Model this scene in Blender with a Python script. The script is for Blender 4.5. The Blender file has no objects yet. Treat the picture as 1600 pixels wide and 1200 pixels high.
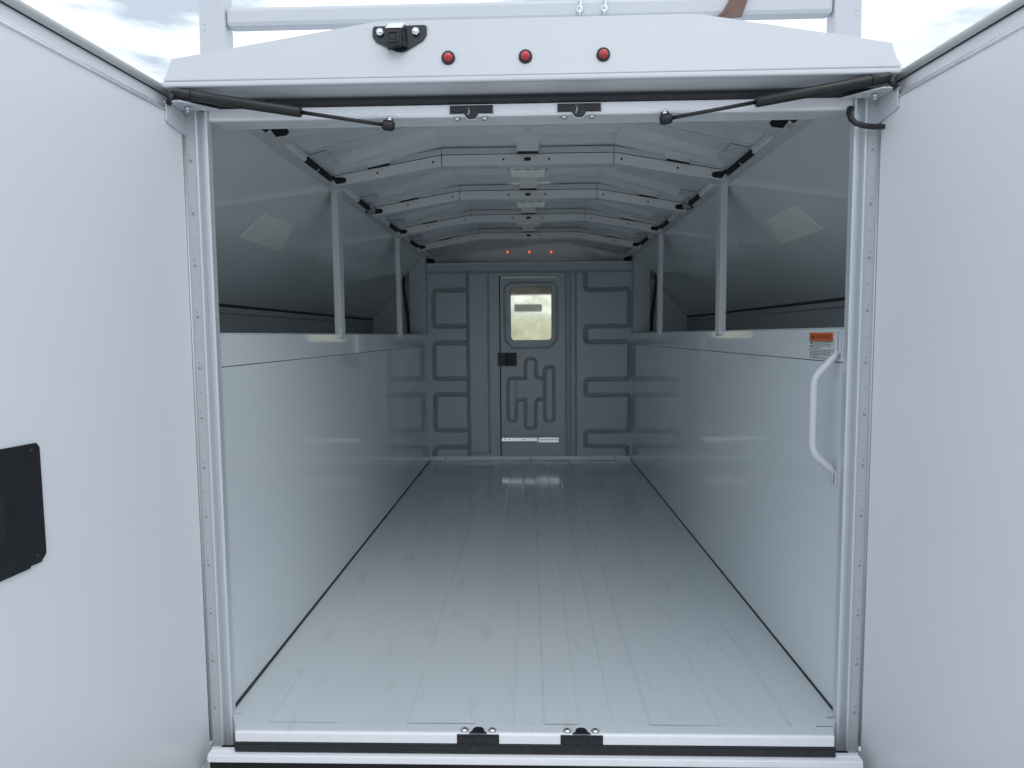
import bpy, math, random
from mathutils import Vector, Matrix
import numpy as np
random.seed(4)
S = bpy.context.scene
COL = S.collection
rad = math.radians

# ------------------------------------------------------------------ camera
cam = bpy.data.cameras.new('camera')
cam.sensor_width = 36.0
cam.lens = 22.9
cam.clip_start = 0.02
cam.clip_end = 3000
camo = bpy.data.objects.new('camera', cam)
COL.objects.link(camo)
X = Vector((0.99958062, 0.02762776, -0.00867675))
Y = Vector((0.00657725, 0.07519645, 0.99714705))
Z = Vector((0.0282014, -0.99678594, 0.0749832))
M = Matrix.Identity(4)
for i in range(3):
    M[i][0], M[i][1], M[i][2] = X[i], Y[i], Z[i]
M[0][3], M[1][3], M[2][3] = 0.0045, -1.3342, 0.81
camo.matrix_world = M
S.camera = camo

# ------------------------------------------------------------------ sky, sun, exposure
SUN_EL, SUN_AZ = rad(50), rad(155)        # azimuth measured from +Y (into the truck), clockwise
w = bpy.data.worlds.new('World')
S.world = w
w.use_nodes = True
nt = w.node_tree
N, L = nt.nodes, nt.links
N.clear()
out = N.new('ShaderNodeOutputWorld')
bg = N.new('ShaderNodeBackground')
bg.inputs['Strength'].default_value = 0.1
sky = N.new('ShaderNodeTexSky')
sky.sky_type = 'NISHITA'
sky.sun_disc = False
sky.sun_elevation = SUN_EL
sky.sun_rotation = SUN_AZ
tc = N.new('ShaderNodeTexCoord')
sep = N.new('ShaderNodeSeparateXYZ')
L.new(tc.outputs['Generated'], sep.inputs[0])
mp = N.new('ShaderNodeMapping')
mp.inputs['Scale'].default_value = (2.2, 2.2, 9.0)
mp.inputs['Location'].default_value = (0.55, 0.0, 0.35)
mp.inputs['Rotation'].default_value = (0.12, 0.05, 0.4)
L.new(tc.outputs['Generated'], mp.inputs[0])
nz = N.new('ShaderNodeTexNoise')
nz.inputs['Scale'].default_value = 1.6
nz.inputs['Detail'].default_value = 7
nz.inputs['Roughness'].default_value = 0.55
L.new(mp.outputs[0], nz.inputs['Vector'])
cr = N.new('ShaderNodeValToRGB')          # cloud brightness: grey-blue thin spots in a white deck
cr.color_ramp.elements[0].position = 0.43
cr.color_ramp.elements[0].color = (3.7, 4.3, 4.9, 1)
cr.color_ramp.elements[1].position = 0.585
cr.color_ramp.elements[1].color = (9.3, 9.75, 10.3, 1)
L.new(nz.outputs['Fac'], cr.inputs[0])
el = N.new('ShaderNodeMapRange')          # overcast deck is brighter overhead
el.inputs['From Min'].default_value = 0.0
el.inputs['From Max'].default_value = 1.0
el.inputs['To Min'].default_value = 1.30
el.inputs['To Max'].default_value = 1.45
L.new(sep.outputs['Z'], el.inputs['Value'])
mul = N.new('ShaderNodeVectorMath')
mul.operation = 'SCALE'
L.new(cr.outputs['Color'], mul.inputs[0])
L.new(el.outputs[0], mul.inputs['Scale'])
mix = N.new('ShaderNodeMix')
mix.data_type = 'RGBA'
mix.inputs['Factor'].default_value = 0.85
L.new(sky.outputs[0], mix.inputs['A'])
L.new(mul.outputs[0], mix.inputs['B'])
L.new(mix.outputs['Result'], bg.inputs['Color'])
L.new(bg.outputs[0], out.inputs[0])

sun = bpy.data.lights.new('sun', 'SUN')
sun.energy = 0.5
sun.angle = rad(40)
sun.color = (1.0, 0.97, 0.93)
suno = bpy.data.objects.new('sun', sun)
COL.objects.link(suno)
d = Vector((math.sin(SUN_AZ) * math.cos(SUN_EL), math.cos(SUN_AZ) * math.cos(SUN_EL), math.sin(SUN_EL)))
suno.rotation_euler = d.to_track_quat('Z', 'Y').to_euler()
suno.location = (0, -4, 6)

S.view_settings.view_transform = 'Standard'
S.view_settings.look = 'None'
S.view_settings.exposure = 0.40
S.view_settings.gamma = 1.0
S.cycles.max_bounces = 12
S.cycles.diffuse_bounces = 8
S.cycles.glossy_bounces = 6


# ------------------------------------------------------------------ materials
def mat(name, col, rough=0.4, metal=0.0, spec=0.5, bump=None, smudge=None, coat=0.0, wave=None, stain=None):
    m = bpy.data.materials.new(name)
    m.use_nodes = True
    n, l = m.node_tree.nodes, m.node_tree.links
    b = n['Principled BSDF']
    b.inputs['Base Color'].default_value = (*col, 1)
    b.inputs['Roughness'].default_value = rough
    b.inputs['Metallic'].default_value = metal
    b.inputs['Specular IOR Level'].default_value = spec
    b.inputs['Coat Weight'].default_value = coat
    b.inputs['Coat Roughness'].default_value = 0.035
    b.inputs['Coat IOR'].default_value = 1.6
    t = n.new('ShaderNodeTexCoord')
    if smudge:                                   # uneven gloss: (scale, amount)
        k = n.new('ShaderNodeTexNoise')
        k.inputs['Scale'].default_value = smudge[0]
        k.inputs['Detail'].default_value = 6
        r = n.new('ShaderNodeMapRange')
        r.inputs['From Min'].default_value = 0.15
        r.inputs['From Max'].default_value = 0.85
        r.inputs['To Min'].default_value = max(0.02, rough - smudge[1])
        r.inputs['To Max'].default_value = rough + smudge[1]
        l.new(t.outputs['Object'], k.inputs['Vector'])
        l.new(k.outputs['Fac'], r.inputs['Value'])
        l.new(r.outputs[0], b.inputs['Roughness'])
    if stain:                                    # (scale vector, colour, threshold, strength)
        mpp = n.new('ShaderNodeMapping')
        mpp.inputs['Scale'].default_value = stain[0]
        l.new(t.outputs['Object'], mpp.inputs[0])
        k = n.new('ShaderNodeTexNoise')
        k.inputs['Scale'].default_value = 1.0
        k.inputs['Detail'].default_value = 8
        k.inputs['Roughness'].default_value = 0.62
        l.new(mpp.outputs[0], k.inputs['Vector'])
        r = n.new('ShaderNodeMapRange')
        r.inputs['From Min'].default_value = stain[2]
        r.inputs['From Max'].default_value = stain[2] + 0.12
        r.inputs['To Min'].default_value = 0
        r.inputs['To Max'].default_value = stain[3]
        l.new(k.outputs['Fac'], r.inputs['Value'])
        mx = n.new('ShaderNodeMix')
        mx.data_type = 'RGBA'
        mx.inputs['A'].default_value = (*col, 1)
        mx.inputs['B'].default_value = (*stain[1], 1)
        l.new(r.outputs[0], mx.inputs['Factor'])
        l.new(mx.outputs['Result'], b.inputs['Base Color'])
    last = None
    for spec_ in (bump, wave):                   # (scale, strength, distance)
        if spec_:
            k = n.new('ShaderNodeTexNoise')
            k.inputs['Scale'].default_value = spec_[0]
            k.inputs['Detail'].default_value = 2
            bp = n.new('ShaderNodeBump')
            bp.inputs['Strength'].default_value = spec_[1]
            bp.inputs['Distance'].default_value = spec_[2]
            l.new(t.outputs['Object'], k.inputs['Vector'])
            l.new(k.outputs['Fac'], bp.inputs['Height'])
            if last:
                l.new(last.outputs[0], bp.inputs['Normal'])
            l.new(bp.outputs[0], b.inputs['Normal'])
            last = bp
    return m


WHITE = mat('white_paint', (0.585, 0.615, 0.65), 0.32, smudge=(6, .06), bump=(700, .08, .0004), wave=(3.0, .15, .004))
DOORW = mat('white_door_skin', (0.785, 0.81, 0.845), 0.27, bump=(520, .14, .0006), wave=(1.6, .16, .006))
FRAMEW = mat('white_frame_paint', (0.80, 0.82, 0.86), 0.28, smudge=(9, .08), bump=(600, .1, .0004), wave=(5, .2, .003),
             stain=((14, 14, 14), (.62, .63, .63), .62, .5))
WALLM = mat('glossy_wall_panel', (0.77, 0.825, 0.85), 0.08, spec=.6, coat=.45, smudge=(5, .02), wave=(1.6, .06, .004),
            stain=((3, .8, 3), (0.755, 0.80, 0.825), .45, .5))
FLOORM = mat('glossy_floor_paint', (0.63, 0.685, 0.715), 0.12, spec=.55, coat=.10, smudge=(7, .07), wave=(4.5, .15, .002),
             stain=((19, 4.5, 2), (0.36, 0.37, 0.365), .58, .25))
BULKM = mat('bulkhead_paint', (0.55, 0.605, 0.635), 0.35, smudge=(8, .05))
CEILM = mat('ceiling_paint', (0.70, 0.74, 0.76), 0.13, smudge=(4, .05), wave=(5, .3, .004),
            stain=((5, 5, 5), (0.65, 0.69, 0.705), .45, .6))
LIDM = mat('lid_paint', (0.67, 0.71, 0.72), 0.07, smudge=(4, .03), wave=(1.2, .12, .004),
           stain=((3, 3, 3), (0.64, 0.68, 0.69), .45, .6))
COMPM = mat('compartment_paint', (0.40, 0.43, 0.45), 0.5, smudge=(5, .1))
REFLM = mat('lid_reflection_sheet', (0.80, 0.82, 0.79), 0.25)  # pale colour imitates a bright reflection on the lids
STEELP = mat('galvanised_steel', (0.70, 0.72, 0.735), 0.38, metal=0.25, smudge=(20, .08))
JAMBM = mat('anodised_jamb', (0.66, 0.70, 0.735), 0.33, metal=0.35, smudge=(12, .06), bump=(300, .05, .0003))
HINGE = mat('hinge_metal', (0.55, 0.57, 0.60), 0.42, metal=0.35, smudge=(25, .08))
RIVET = mat('rivet_metal', (0.33, 0.34, 0.36), 0.4, metal=0.5)
ALU = mat('bright_aluminium', (0.86, 0.88, 0.90), 0.10, metal=1.0, smudge=(40, .04))
ZINC = mat('zinc_bolt', (0.62, 0.72, 0.78), 0.25, metal=0.9)
BLACK = mat('black_plastic', (0.012, 0.013, 0.017), 0.42, smudge=(30, .1), bump=(500, .15, .0005))
RUBBER = mat('black_rubber', (0.016, 0.017, 0.022), 0.55, bump=(200, .2, .0008), stain=((40, 40, 40), (0.05, .05, .05), .55, .5))
STRUTM = mat('strut_black', (0.012, 0.013, 0.013), 0.38, smudge=(40, .1), stain=((60, 60, 60), (.06, .065, .05), .6, .5))
GSEAL = mat('grey_bulb_seal', (0.52, 0.54, 0.53), 0.6, bump=(200, .2, .0008))
DARK = mat('dark_gap', (0.01, 0.011, 0.013), 0.8)
CAULK = mat('dark_caulk', (0.045, 0.05, 0.055), 0.6)
RED = mat('red_lens', (0.42, 0.008, 0.02), 0.12, coat=.6)
REDIN = mat('red_lens_core', (0.75, 0.03, 0.06), 0.2)
BROWN = mat('brown_webbing', (0.19, 0.12, 0.095), 0.8, bump=(600, .6, .001), stain=((30, 30, 30), (.11, .07, .06), .5, .7))
LABEL = mat('label_white', (0.72, 0.73, 0.74), 0.35)
ORANGE = mat('label_orange', (0.62, 0.13, 0.03), 0.4)
INK = mat('label_ink', (0.02, 0.02, 0.03), 0.5)
LENSW = mat('white_lamp_lens', (0.80, 0.82, 0.78), 0.2)
HEADL = mat('headliner', (0.17, 0.15, 0.14), 0.9, bump=(300, .3, .001))
MIRR = mat('mirror_back', (0.40, 0.48, 0.52), 0.3)
CREAM = mat('beige_render', (0.86, 0.81, 0.64), 0.85, bump=(3, .4, .02), stain=((.3, .3, .8), (.80, .76, .60), .5, .8))
GROUNDM = mat('concrete_ground', (0.52, 0.515, 0.50), 0.9, bump=(40, .4, .004), stain=((.5, .5, .5), (.35, .35, .345), .5, .8))

AMBER = mat('amber_lens', (0.7, 0.12, 0.02), 0.3)
b_ = AMBER.node_tree.nodes['Principled BSDF']
b_.inputs['Emission Color'].default_value = (1.0, 0.16, 0.03, 1)
b_.inputs['Emission Strength'].default_value = 0.9  # glow stands in for daylight passing through the lens

GLASS = bpy.data.materials.new('tinted_glass')
GLASS.use_nodes = True
n, l = GLASS.node_tree.nodes, GLASS.node_tree.links
n.remove(n['Principled BSDF'])
tr = n.new('ShaderNodeBsdfTransparent')
tr.inputs[0].default_value = (0.96, 0.97, 0.92, 1)
gl = n.new('ShaderNodeBsdfGlossy')
gl.inputs['Roughness'].default_value = 0.03
fr = n.new('ShaderNodeFresnel')
fr.inputs[0].default_value = 1.5
mx = n.new('ShaderNodeMixShader')
l.new(fr.outputs[0], mx.inputs[0])
l.new(tr.outputs[0], mx.inputs[1])
l.new(gl.outputs[0], mx.inputs[2])
l.new(mx.outputs[0], n['Material Output'].inputs[0])


PANE = bpy.data.materials.new('dusty_pane')
PANE.use_nodes = True
n, l = PANE.node_tree.nodes, PANE.node_tree.links
n.remove(n['Principled BSDF'])
rf = n.new('ShaderNodeBsdfRefraction')
rf.inputs['Color'].default_value = (1.0, 0.99, 0.93, 1)
rf.inputs['Roughness'].default_value = 0.11
rf.inputs['IOR'].default_value = 1.45
df = n.new('ShaderNodeBsdfTranslucent')
df.inputs[0].default_value = (0.85, 0.84, 0.76, 1)
gl = n.new('ShaderNodeBsdfGlossy')
gl.inputs['Roughness'].default_value = 0.04
tcp = n.new('ShaderNodeTexCoord')
nzp = n.new('ShaderNodeTexNoise')
nzp.inputs['Scale'].default_value = 14
nzp.inputs['Detail'].default_value = 6
mrp = n.new('ShaderNodeMapRange')
mrp.inputs['From Min'].default_value = 0.35
mrp.inputs['From Max'].default_value = 0.75
mrp.inputs['To Min'].default_value = 0.05
mrp.inputs['To Max'].default_value = 0.30
m1 = n.new('ShaderNodeMixShader')
m2 = n.new('ShaderNodeMixShader')
m2.inputs[0].default_value = 0.06
l.new(tcp.outputs['Object'], nzp.inputs['Vector'])
l.new(nzp.outputs['Fac'], mrp.inputs['Value'])
l.new(mrp.outputs[0], m1.inputs[0])
l.new(rf.outputs[0], m1.inputs[1])
l.new(df.outputs[0], m1.inputs[2])
l.new(m1.outputs[0], m2.inputs[1])
l.new(gl.outputs[0], m2.inputs[2])
l.new(m2.outputs[0], n['Material Output'].inputs[0])


# ------------------------------------------------------------------ mesh builder
class MB:
    def __init__(s):
        s.v, s.f, s.m, s.sm, s.mats = [], [], [], [], []

    def mi(s, m):
        if m not in s.mats:
            s.mats.append(m)
        return s.mats.index(m)

    def add(s, vs, fs, m, smooth=False):
        o = len(s.v)
        s.v += [tuple(p) for p in vs]
        k = s.mi(m)
        for f in fs:
            s.f.append([i + o for i in f])
            s.m.append(k)
            s.sm.append(smooth)
        return s

    def box(s, x0, x1, y0, y1, z0, z1, m, fn=None):
        vs = [(x, y, z) for z in (z0, z1) for y in (y0, y1) for x in (x0, x1)]
        if fn:
            vs = [fn(p) for p in vs]
        fs = [(0, 2, 3, 1), (4, 5, 7, 6), (0, 1, 5, 4), (2, 6, 7, 3), (0, 4, 6, 2), (1, 3, 7, 5)]
        return s.add(vs, fs, m)

    def prism(s, pts, vec, m, smooth=False):
        """closed planar polygon (3D points) swept along vec"""
        n_ = len(pts)
        a = [Vector(p) for p in pts]
        b = [p + Vector(vec) for p in a]
        fs = [tuple(range(n_))[::-1], tuple(range(n_, 2 * n_))]
        s.add(a + b, fs, m)
        o = len(s.v) - 2 * n_
        k = s.mi(m)
        for i in range(n_):
            j = (i + 1) % n_
            s.f.append([o + i, o + j, o + n_ + j, o + n_ + i])
            s.m.append(k)
            s.sm.append(smooth)
        return s

    def sheet(s, pts, vec, m, th=0.0, smooth=False):
        """open polyline swept along vec; th = thickness vector or None"""
        a = [Vector(p) for p in pts]
        b = [p + Vector(vec) for p in a]
        n_ = len(a)
        return s.add(a + b, [(i, i + 1, n_ + i + 1, n_ + i) for i in range(n_ - 1)], m, smooth)

    def tube(s, path, r, m, seg=12, caps=True):
        P = [Vector(p) for p in path]
        R_ = r if isinstance(r, (list, tuple)) else [r] * len(P)
        vs = []
        up = None
        for i, p in enumerate(P):
            t = (P[min(i + 1, len(P) - 1)] - P[max(i - 1, 0)]).normalized()
            if up is None:
                up = t.orthogonal().normalized()
            up = (up - t * up.dot(t)).normalized()
            sd = t.cross(up)
            for k in range(seg):
                a = 2 * math.pi * k / seg
                vs.append(p + R_[i] * (math.cos(a) * up + math.sin(a) * sd))
        fs = []
        for i in range(len(P) - 1):
            for k in range(seg):
                fs.append((i * seg + k, i * seg + (k + 1) % seg, (i + 1) * seg + (k + 1) % seg, (i + 1) * seg + k))
        s.add(vs, fs, m, True)
        if caps:
            o = len(s.v) - len(vs)
            km = s.mi(m)
            for ring in (list(range(seg))[::-1], list(range((len(P) - 1) * seg, len(P) * seg))):
                s.f.append([o + q for q in ring])
                s.m.append(km)
                s.sm.append(False)
        return s

    def dome(s, c, axis, r, h, m, seg=16, rings=5):
        A = Vector(axis).normalized()
        u = A.orthogonal().normalized()
        v_ = A.cross(u)
        c = Vector(c)
        vs = []
        for i in range(rings):
            t = i / rings * math.pi / 2
            for k in range(seg):
                a = 2 * math.pi * k / seg
                vs.append(c + A * h * math.sin(t) + r * math.cos(t) * (math.cos(a) * u + math.sin(a) * v_))
        vs.append(c + A * h)
        fs = []
        for i in range(rings - 1):
            for k in range(seg):
                fs.append((i * seg + k, i * seg + (k + 1) % seg, (i + 1) * seg + (k + 1) % seg, (i + 1) * seg + k))
        for k in range(seg):
            fs.append(((rings - 1) * seg + k, (rings - 1) * seg + (k + 1) % seg, rings * seg))
        return s.add(vs, fs, m, True)

    def build(s, name, parent=None, bevel=0, label=None, group=None):
        me = bpy.data.meshes.new(name)
        me.from_pydata(s.v, [], s.f)
        for m_ in s.mats:
            me.materials.append(m_)
        me.polygons.foreach_set('material_index', s.m)
        me.polygons.foreach_set('use_smooth', s.sm)
        me.update()
        o = bpy.data.objects.new(name, me)
        COL.objects.link(o)
        if parent:
            o.parent = parent
        if bevel:
            b = o.modifiers.new('bevel', 'BEVEL')
            b.width = bevel
            b.segments = 2
            b.limit_method = 'ANGLE'
            b.angle_limit = rad(35)
        if label:
            o['label'] = label
        if group:
            o['group'] = group
        return o


def tag(o, label, cat=None, group=None, kind=None):
    if label:
        o['label'] = label
    if cat:
        o['category'] = cat
    if group:
        o['group'] = group
    if kind:
        o['kind'] = kind
    return o


# ------------------------------------------------------------------ ground and what lies ahead of the cab
g = MB()
g.add([(-400, -400, -.85), (400, -400, -.85), (400, 400, -.85), (-400, 400, -.85)], [(0, 1, 2, 3)], GROUNDM)
tag(g.build('ground'), 'plain grey concrete lot under the truck', kind='structure')
g = MB()
g.box(-16, 16, 40, 40.4, -.85, 1.75, CREAM)
g.box(-16.1, 16.1, 39.95, 40.45, 1.753, 1.87, CREAM)
tag(g.build('perimeter_wall'), 'long low beige wall ahead of the truck seen through the bulkhead window', 'wall')

# ------------------------------------------------------------------ the truck
truck = bpy.data.objects.new('service_truck', None)
COL.objects.link(truck)
truck.location = (0, 0, -.85)
tag(truck, 'white enclosed service truck with both rear doors open onto its empty cargo bay', 'truck')
_pinv = Matrix.Translation((0, 0, .85))
_build = MB.build


def build_world(s, name, parent=None, **k):
    o = _build(s, name, parent, **k)
    if parent is truck:
        o.matrix_parent_inverse = _pinv
    return o


MB.build = build_world
T = truck
YB = 2.84       # bulkhead
HW = 0.65       # half width between the side walls
ZP = 0.817      # top of the side walls


# --- cargo floor: pressed steps running lengthwise
edges = [-.552, -.401, -.2595, -.1155, .0265, .102, .247, .393, .536]
prof = [(-HW, 0)]
lev = 0.0
for i, e in enumerate(edges):
    prof += [(e - .0030, lev), (e - .0008, lev - .0014), (e + .0008, lev - .0014), (e + .0035, (0.0022 if i % 2 == 0 else 0.0))]
    lev = 0.0022 if i % 2 == 0 else 0.0
prof += [(HW, lev)]
for e in (-.036, .171):     # faint extra creases
    prof += [(e - .003, .0008), (e, -.0006), (e + .003, .0008)]
prof.sort(key=lambda q: q[0])
f_ = MB()
f_.sheet([(x, .0, z) for x, z in prof], (0, YB, 0), FLOORM)
f_.sheet([(max(-.622, min(.622, x)), -.034, z) for x, z in prof], (0, .034, 0), FLOORM)
f_.build('cargo_floor', T)
f_ = MB()                   # threshold plate in front of the pressed steps
f_.prism([(-.622, -.0342, .0015), (-.6095, -.0605, .0005), (.6115, -.0605, .0005), (.622, -.0342, .0015)], (0, 0, -.004), FLOORM)
f_.prism([(-.6090, -.0607, .0002), (-.6090, -.0636, -.0008), (-.6090, -.0655, -.0035), (-.6090, -.0655, -.0220), (-.6090, -.01, -.0220), (-.6090, -.0607, -.008)],
         (1.220, 0, 0), FRAMEW)
sill = f_.build('door_sill', T, bevel=.0012)
f_ = MB()
f_.box(-.6090, .6130, -.0680, -.010, -.0425, -.0224, RUBBER)
f_.box(-.6070, .6110, -.0700, -.0680, -.0390, -.0262, RUBBER)
f_.build('bottom_seal', sill, bevel=.004)
for s_ in (-1, 1):
    f_ = MB()
    f_.prism([(s_ * .606, -.058, -.040), (s_ * .6085, -.058, -.040), (s_ * .638, -.010, -.040), (s_ * .649, .0092, -.040), (s_ * .606, .0092, -.040)], (0, 0, .0385), FLOORM)
    f_.build('sill_end', sill)
f_ = MB()                   # rear body sill below the seal
f_.prism([(-.664, -.066, -.0430), (-.664, -.076, -.0450), (-.664, -.077, -.0600), (-.664, -.058, -.0630), (-.664, -.058, -.0430)], (1.328, 0, 0), FRAMEW)
f_.box(-.664, .664, -.068, .03, -.20, -.0790, DARK)
f_.box(-.664, .664, -.068, -.010, -.0788, -.0650, DARK)
f_.build('rear_sill_beam', T, bevel=.002)
f_ = MB()
f_.box(-.85, .85, -.30, -.02, -.33, -.22, BLACK)
for k in range(24):
    f_.box(-.82 + k * .069, -.79 + k * .069, -.28, -.05, -.22, -.214, BLACK)
f_.build('step_bumper', T, bevel=.006)
# dirt caulk along wall and floor
for s_ in (-1, 1):
    f_ = MB()
    f_.prism([(s_ * .6495, .0, .0065), (s_ * .6455, .0, .0015), (s_ * .6495, .0, .0012)], (0, YB, 0), CAULK)
    f_.build('floor_caulk', T)
f_ = MB()                   # angle at the foot of the bulkhead
f_.box(-.648, .648, YB - .022, YB - .002, .002, .0045, WALLM)
f_.box(-.648, .648, YB - .0045, YB - .002, .0045, .028, WALLM)
fa_ = f_.build('bulkhead_foot_angle', T, bevel=.001)
for x in (-.55, 0, .55):
    f_ = MB()
    f_.dome((x, YB - .0045, .016), (0, -1, 0), .006, .003, RIVET)
    f_.build('angle_screw', fa_)

# --- side walls, side compartments and flip lids
for s_ in (-1, 1):
    p = MB()
    # lower wall with a fine horizontal joint at z=.747
    x0, x1 = s_ * .650, s_ * .668
    a, b = min(x0, x1), max(x0, x1)
    p.box(a, b, .01, YB, -.02, .7462, WALLM)
    p.box(a, b, .01, YB, .7478, ZP, WALLM)
    p.box(min(s_ * .656, s_ * .660), max(s_ * .656, s_ * .660), .01, YB, .74, .755, CAULK)
    # folded top flange
    p.box(min(s_ * .6515, s_ * .69), max(s_ * .6515, s_ * .69), .012, YB - .001, ZP + .0005, ZP + .003, WALLM)
    side = p.build('side_wall', T, bevel=.0012)
    for yy in (0.94, 1.0, 1.95, 2.02):
        p = MB()
        p.dome((s_ * .650, yy, .7405), (-s_, 0, 0), .0035, .002, RIVET, seg=10)
        p.build('pop_rivet', side)
    p = MB()
    # compartment inside faces: outer wall, bottom, ends
    X0, X1 = s_ * .668, s_ * 1.0
    p.sheet([(s_ * .67, .03, .45), (s_ * 1.0, .03, .45), (s_ * 1.0, .03, .915)], (0, YB - .03, 0), COMPM)
    p.add([(X0, .031, .45), (X1, .031, .45), (X1, .031, .915), (s_ * .662, .031, 1.30), (X0, .031, 1.30)], [(0, 1, 2, 3, 4)], LIDM)
    p.add([(X0, YB, .45), (X1, YB, .45), (X1, YB, .915), (s_ * .662, YB, 1.30), (X0, YB, 1.30)], [(0, 1, 2, 3, 4)], LIDM)
    # outside skin
    p.box(min(s_ * 1.004, s_ * 1.03), max(s_ * 1.004, s_ * 1.03), .0, YB + .03, -.35, .915, WHITE)
    p.add([(s_ * .70, .0, -.35), (s_ * 1.03, .0, -.35), (s_ * 1.03, .0, .93), (s_ * .70, .0, 1.325)], [(0, 1, 2, 3)], WHITE)
    p.add([(s_ * .66, YB + .03, -.35), (s_ * 1.03, YB + .03, -.35), (s_ * 1.03, YB + .03, .93), (s_ * .66, YB + .03, 1.325)], [(0, 1, 2, 3)], WHITE)
    p.build('side_compartment', T)
    # flip lid: slanted sheet with pressed border and a stiffener
    p = MB()
    A = Vector((s_ * .662, 0, 1.302))
    B = Vector((s_ * 1.0, 0, .917))
    nn = Vector((s_ * .75, 0, .66)).normalized()
    for (y0, y1) in ((.032, 1.438), (1.442, YB)):
        q = [A + Vector((0, y0, 0)), B + Vector((0, y0, 0)), B + Vector((0, y0, 0)) + nn * .025, A + Vector((0, y0, 0)) + nn * .025]
        p.prism(q, (0, y1 - y0, 0), LIDM)
    q = [A + nn * .03 + Vector((0, .0, 0)), B + nn * .03, B + nn * .034, A + nn * .034]
    p.prism(q, (0, YB + .03, 0), WHITE)
    lid = p.build('flip_lid', T)
    p = MB()
    # rubber line / fold where lid meets the compartment side
    p.prism([(s_ * .9985, .033, .922), (s_ * .992, .033, .915), (s_ * .9985, .033, .910)], (0, YB - .04, 0), CAULK)
    p.prism([(s_ * .9985, .033, .895), (s_ * .994, .033, .891), (s_ * .9985, .033, .887)], (0, YB - .04, 0), COMPM)
    p.build('lid_gasket', lid)

for s_ in (-1, 1):
    A = Vector((s_ * .662, 0, 1.302))
    B = Vector((s_ * 1.0, 0, .917))
    nn = Vector((s_ * .75, 0, .66)).normalized()
    d_ = B - A
    k0, k1 = (1.302 - 1.175) / .385, (1.302 - 1.100) / .385
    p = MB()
    p.prism([A + d_ * k0 + Vector((0, .60, 0)), A + d_ * k0 + Vector((0, .83, 0)), A + d_ * k1 + Vector((0, .88, 0)), A + d_ * k1 + Vector((0, .565, 0))], -nn * .002, REFLM)  # pale raised sheet stands in for a bright reflected patch
    o = p.build('lid_reflection_pad', T, bevel=.0015)
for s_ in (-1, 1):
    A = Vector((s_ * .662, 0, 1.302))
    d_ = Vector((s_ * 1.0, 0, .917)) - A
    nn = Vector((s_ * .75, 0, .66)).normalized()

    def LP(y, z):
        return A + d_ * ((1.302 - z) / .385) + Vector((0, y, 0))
    for nm, q in (('lid_reflection_rib', ((1.12, 1.20), (1.16, 1.20), (1.41, .95), (1.37, .95))), ('lid_reflection_panel', ((1.50, 1.205), (2.10, 1.205), (2.50, .945), (1.84, .95)))):
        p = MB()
        p.prism([LP(*k) for k in q], -nn * .003, LIDM)  # raised shapes added to hint at slanted reflections in the lid
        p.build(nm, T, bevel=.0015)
# --- posts
for s_ in (-1, 1):
    for yy, wd in ((.885, .046), (1.93, .04)):
        p = MB()
        a, b = sorted((s_ * .641, s_ * .663))
        p.box(a, b, yy, yy + .003, .806, 1.300, STEELP)
        p.box(min(s_ * .641, s_ * .6435), max(s_ * .641, s_ * .6435), yy + .003, yy + wd, .806, 1.300, STEELP)
        p.box(a, b, yy + wd, yy + wd + .003, .806, 1.300, STEELP)
        p.box(min(s_ * .6435, s_ * .6475), max(s_ * .6435, s_ * .6475), yy + .003, yy + wd, .80, .816, STEELP)
        po = p.build('wall_post', T, bevel=.001)
        for zz in (.83, 1.27):
            p = MB()
            p.tube([(s_ * .641, yy + wd * .5, zz), (s_ * .6375, yy + wd * .5, zz)], .005, STEELP, 6)
            p.build('post_bolt', po)

# --- roof skin, side rails, bows
YR0, YR1 = .052, 2.98
inn = [(-.70, 1.300), (-.62, 1.320), (-.27, 1.400), (.27, 1.400), (.62, 1.320), (.70, 1.300)]
p = MB()
p.sheet([(x, YR0, z) for x, z in inn], (0, YR1 - YR0, 0), CEILM)
p.sheet([(x, YR0, z + .014) for x, z in inn], (0, YR1 - YR0, 0), WHITE)
roof = p.build('roof_panel', T)
for yy in (.50, 1.5, 2.0):
    for s_ in (-1, 1):          # lengthwise cross folds of the roof sheet
        p = MB()
        p.prism([(s_ * .28, yy - .002, 1.3960), (s_ * .61, yy - .002, 1.3205), (s_ * .61, yy + .003, 1.3205), (s_ * .28, yy + .003, 1.3960)], (0, 0, -.0015), CEILM)
        p.build('roof_seam', roof)
for s_ in (-1, 1):
    p = MB()
    p.prism([(s_ * .612, .052, 1.317), (s_ * .612, .052, 1.301), (s_ * .616, .052, 1.296), (s_ * .658, .052, 1.296), (s_ * .668, .052, 1.305), (s_ * .668, .052, 1.317)],
            (0, YB - .052, 0), CEILM)
    rail = p.build('roof_side_rail', T, bevel=.0012)
    for y0, y1 in ((.14, .235), (.30, .325), (.50, .60), (.61, .735), (1.06, 1.24), (1.58, 1.75), (2.08, 2.29)):
        p = MB()
        p.prism([(s_ * .607, y0, 1.3085), (s_ * .6065, y0, 1.3035), (s_ * .6165, y0, 1.2945), (s_ * .6205, y0, 1.2945), (s_ * .6105, y0, 1.3085)], (0, y1 - y0, 0), DARK)
        p.build('rail_slot', rail)
    # joint plates bridging the rail behind each post
    for yy in (.55, 1.12, 1.64, 2.14):
        p = MB()
        p.box(min(s_ * .560, s_ * .611), max(s_ * .560, s_ * .611), yy - .03, yy + .04, 1.3165, 1.3185, STEELP,
              fn=lambda q, s_=s_: (q[0], q[1], q[2] + (.612 - abs(q[0])) * .22))
        p.build('rail_clip', rail)

bend = .268


def bow_path(dz):
    return [(-.612, 1.279 + dz), (-bend, 1.3385 + dz), (bend, 1.3385 + dz), (.612, 1.279 + dz)]


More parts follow.
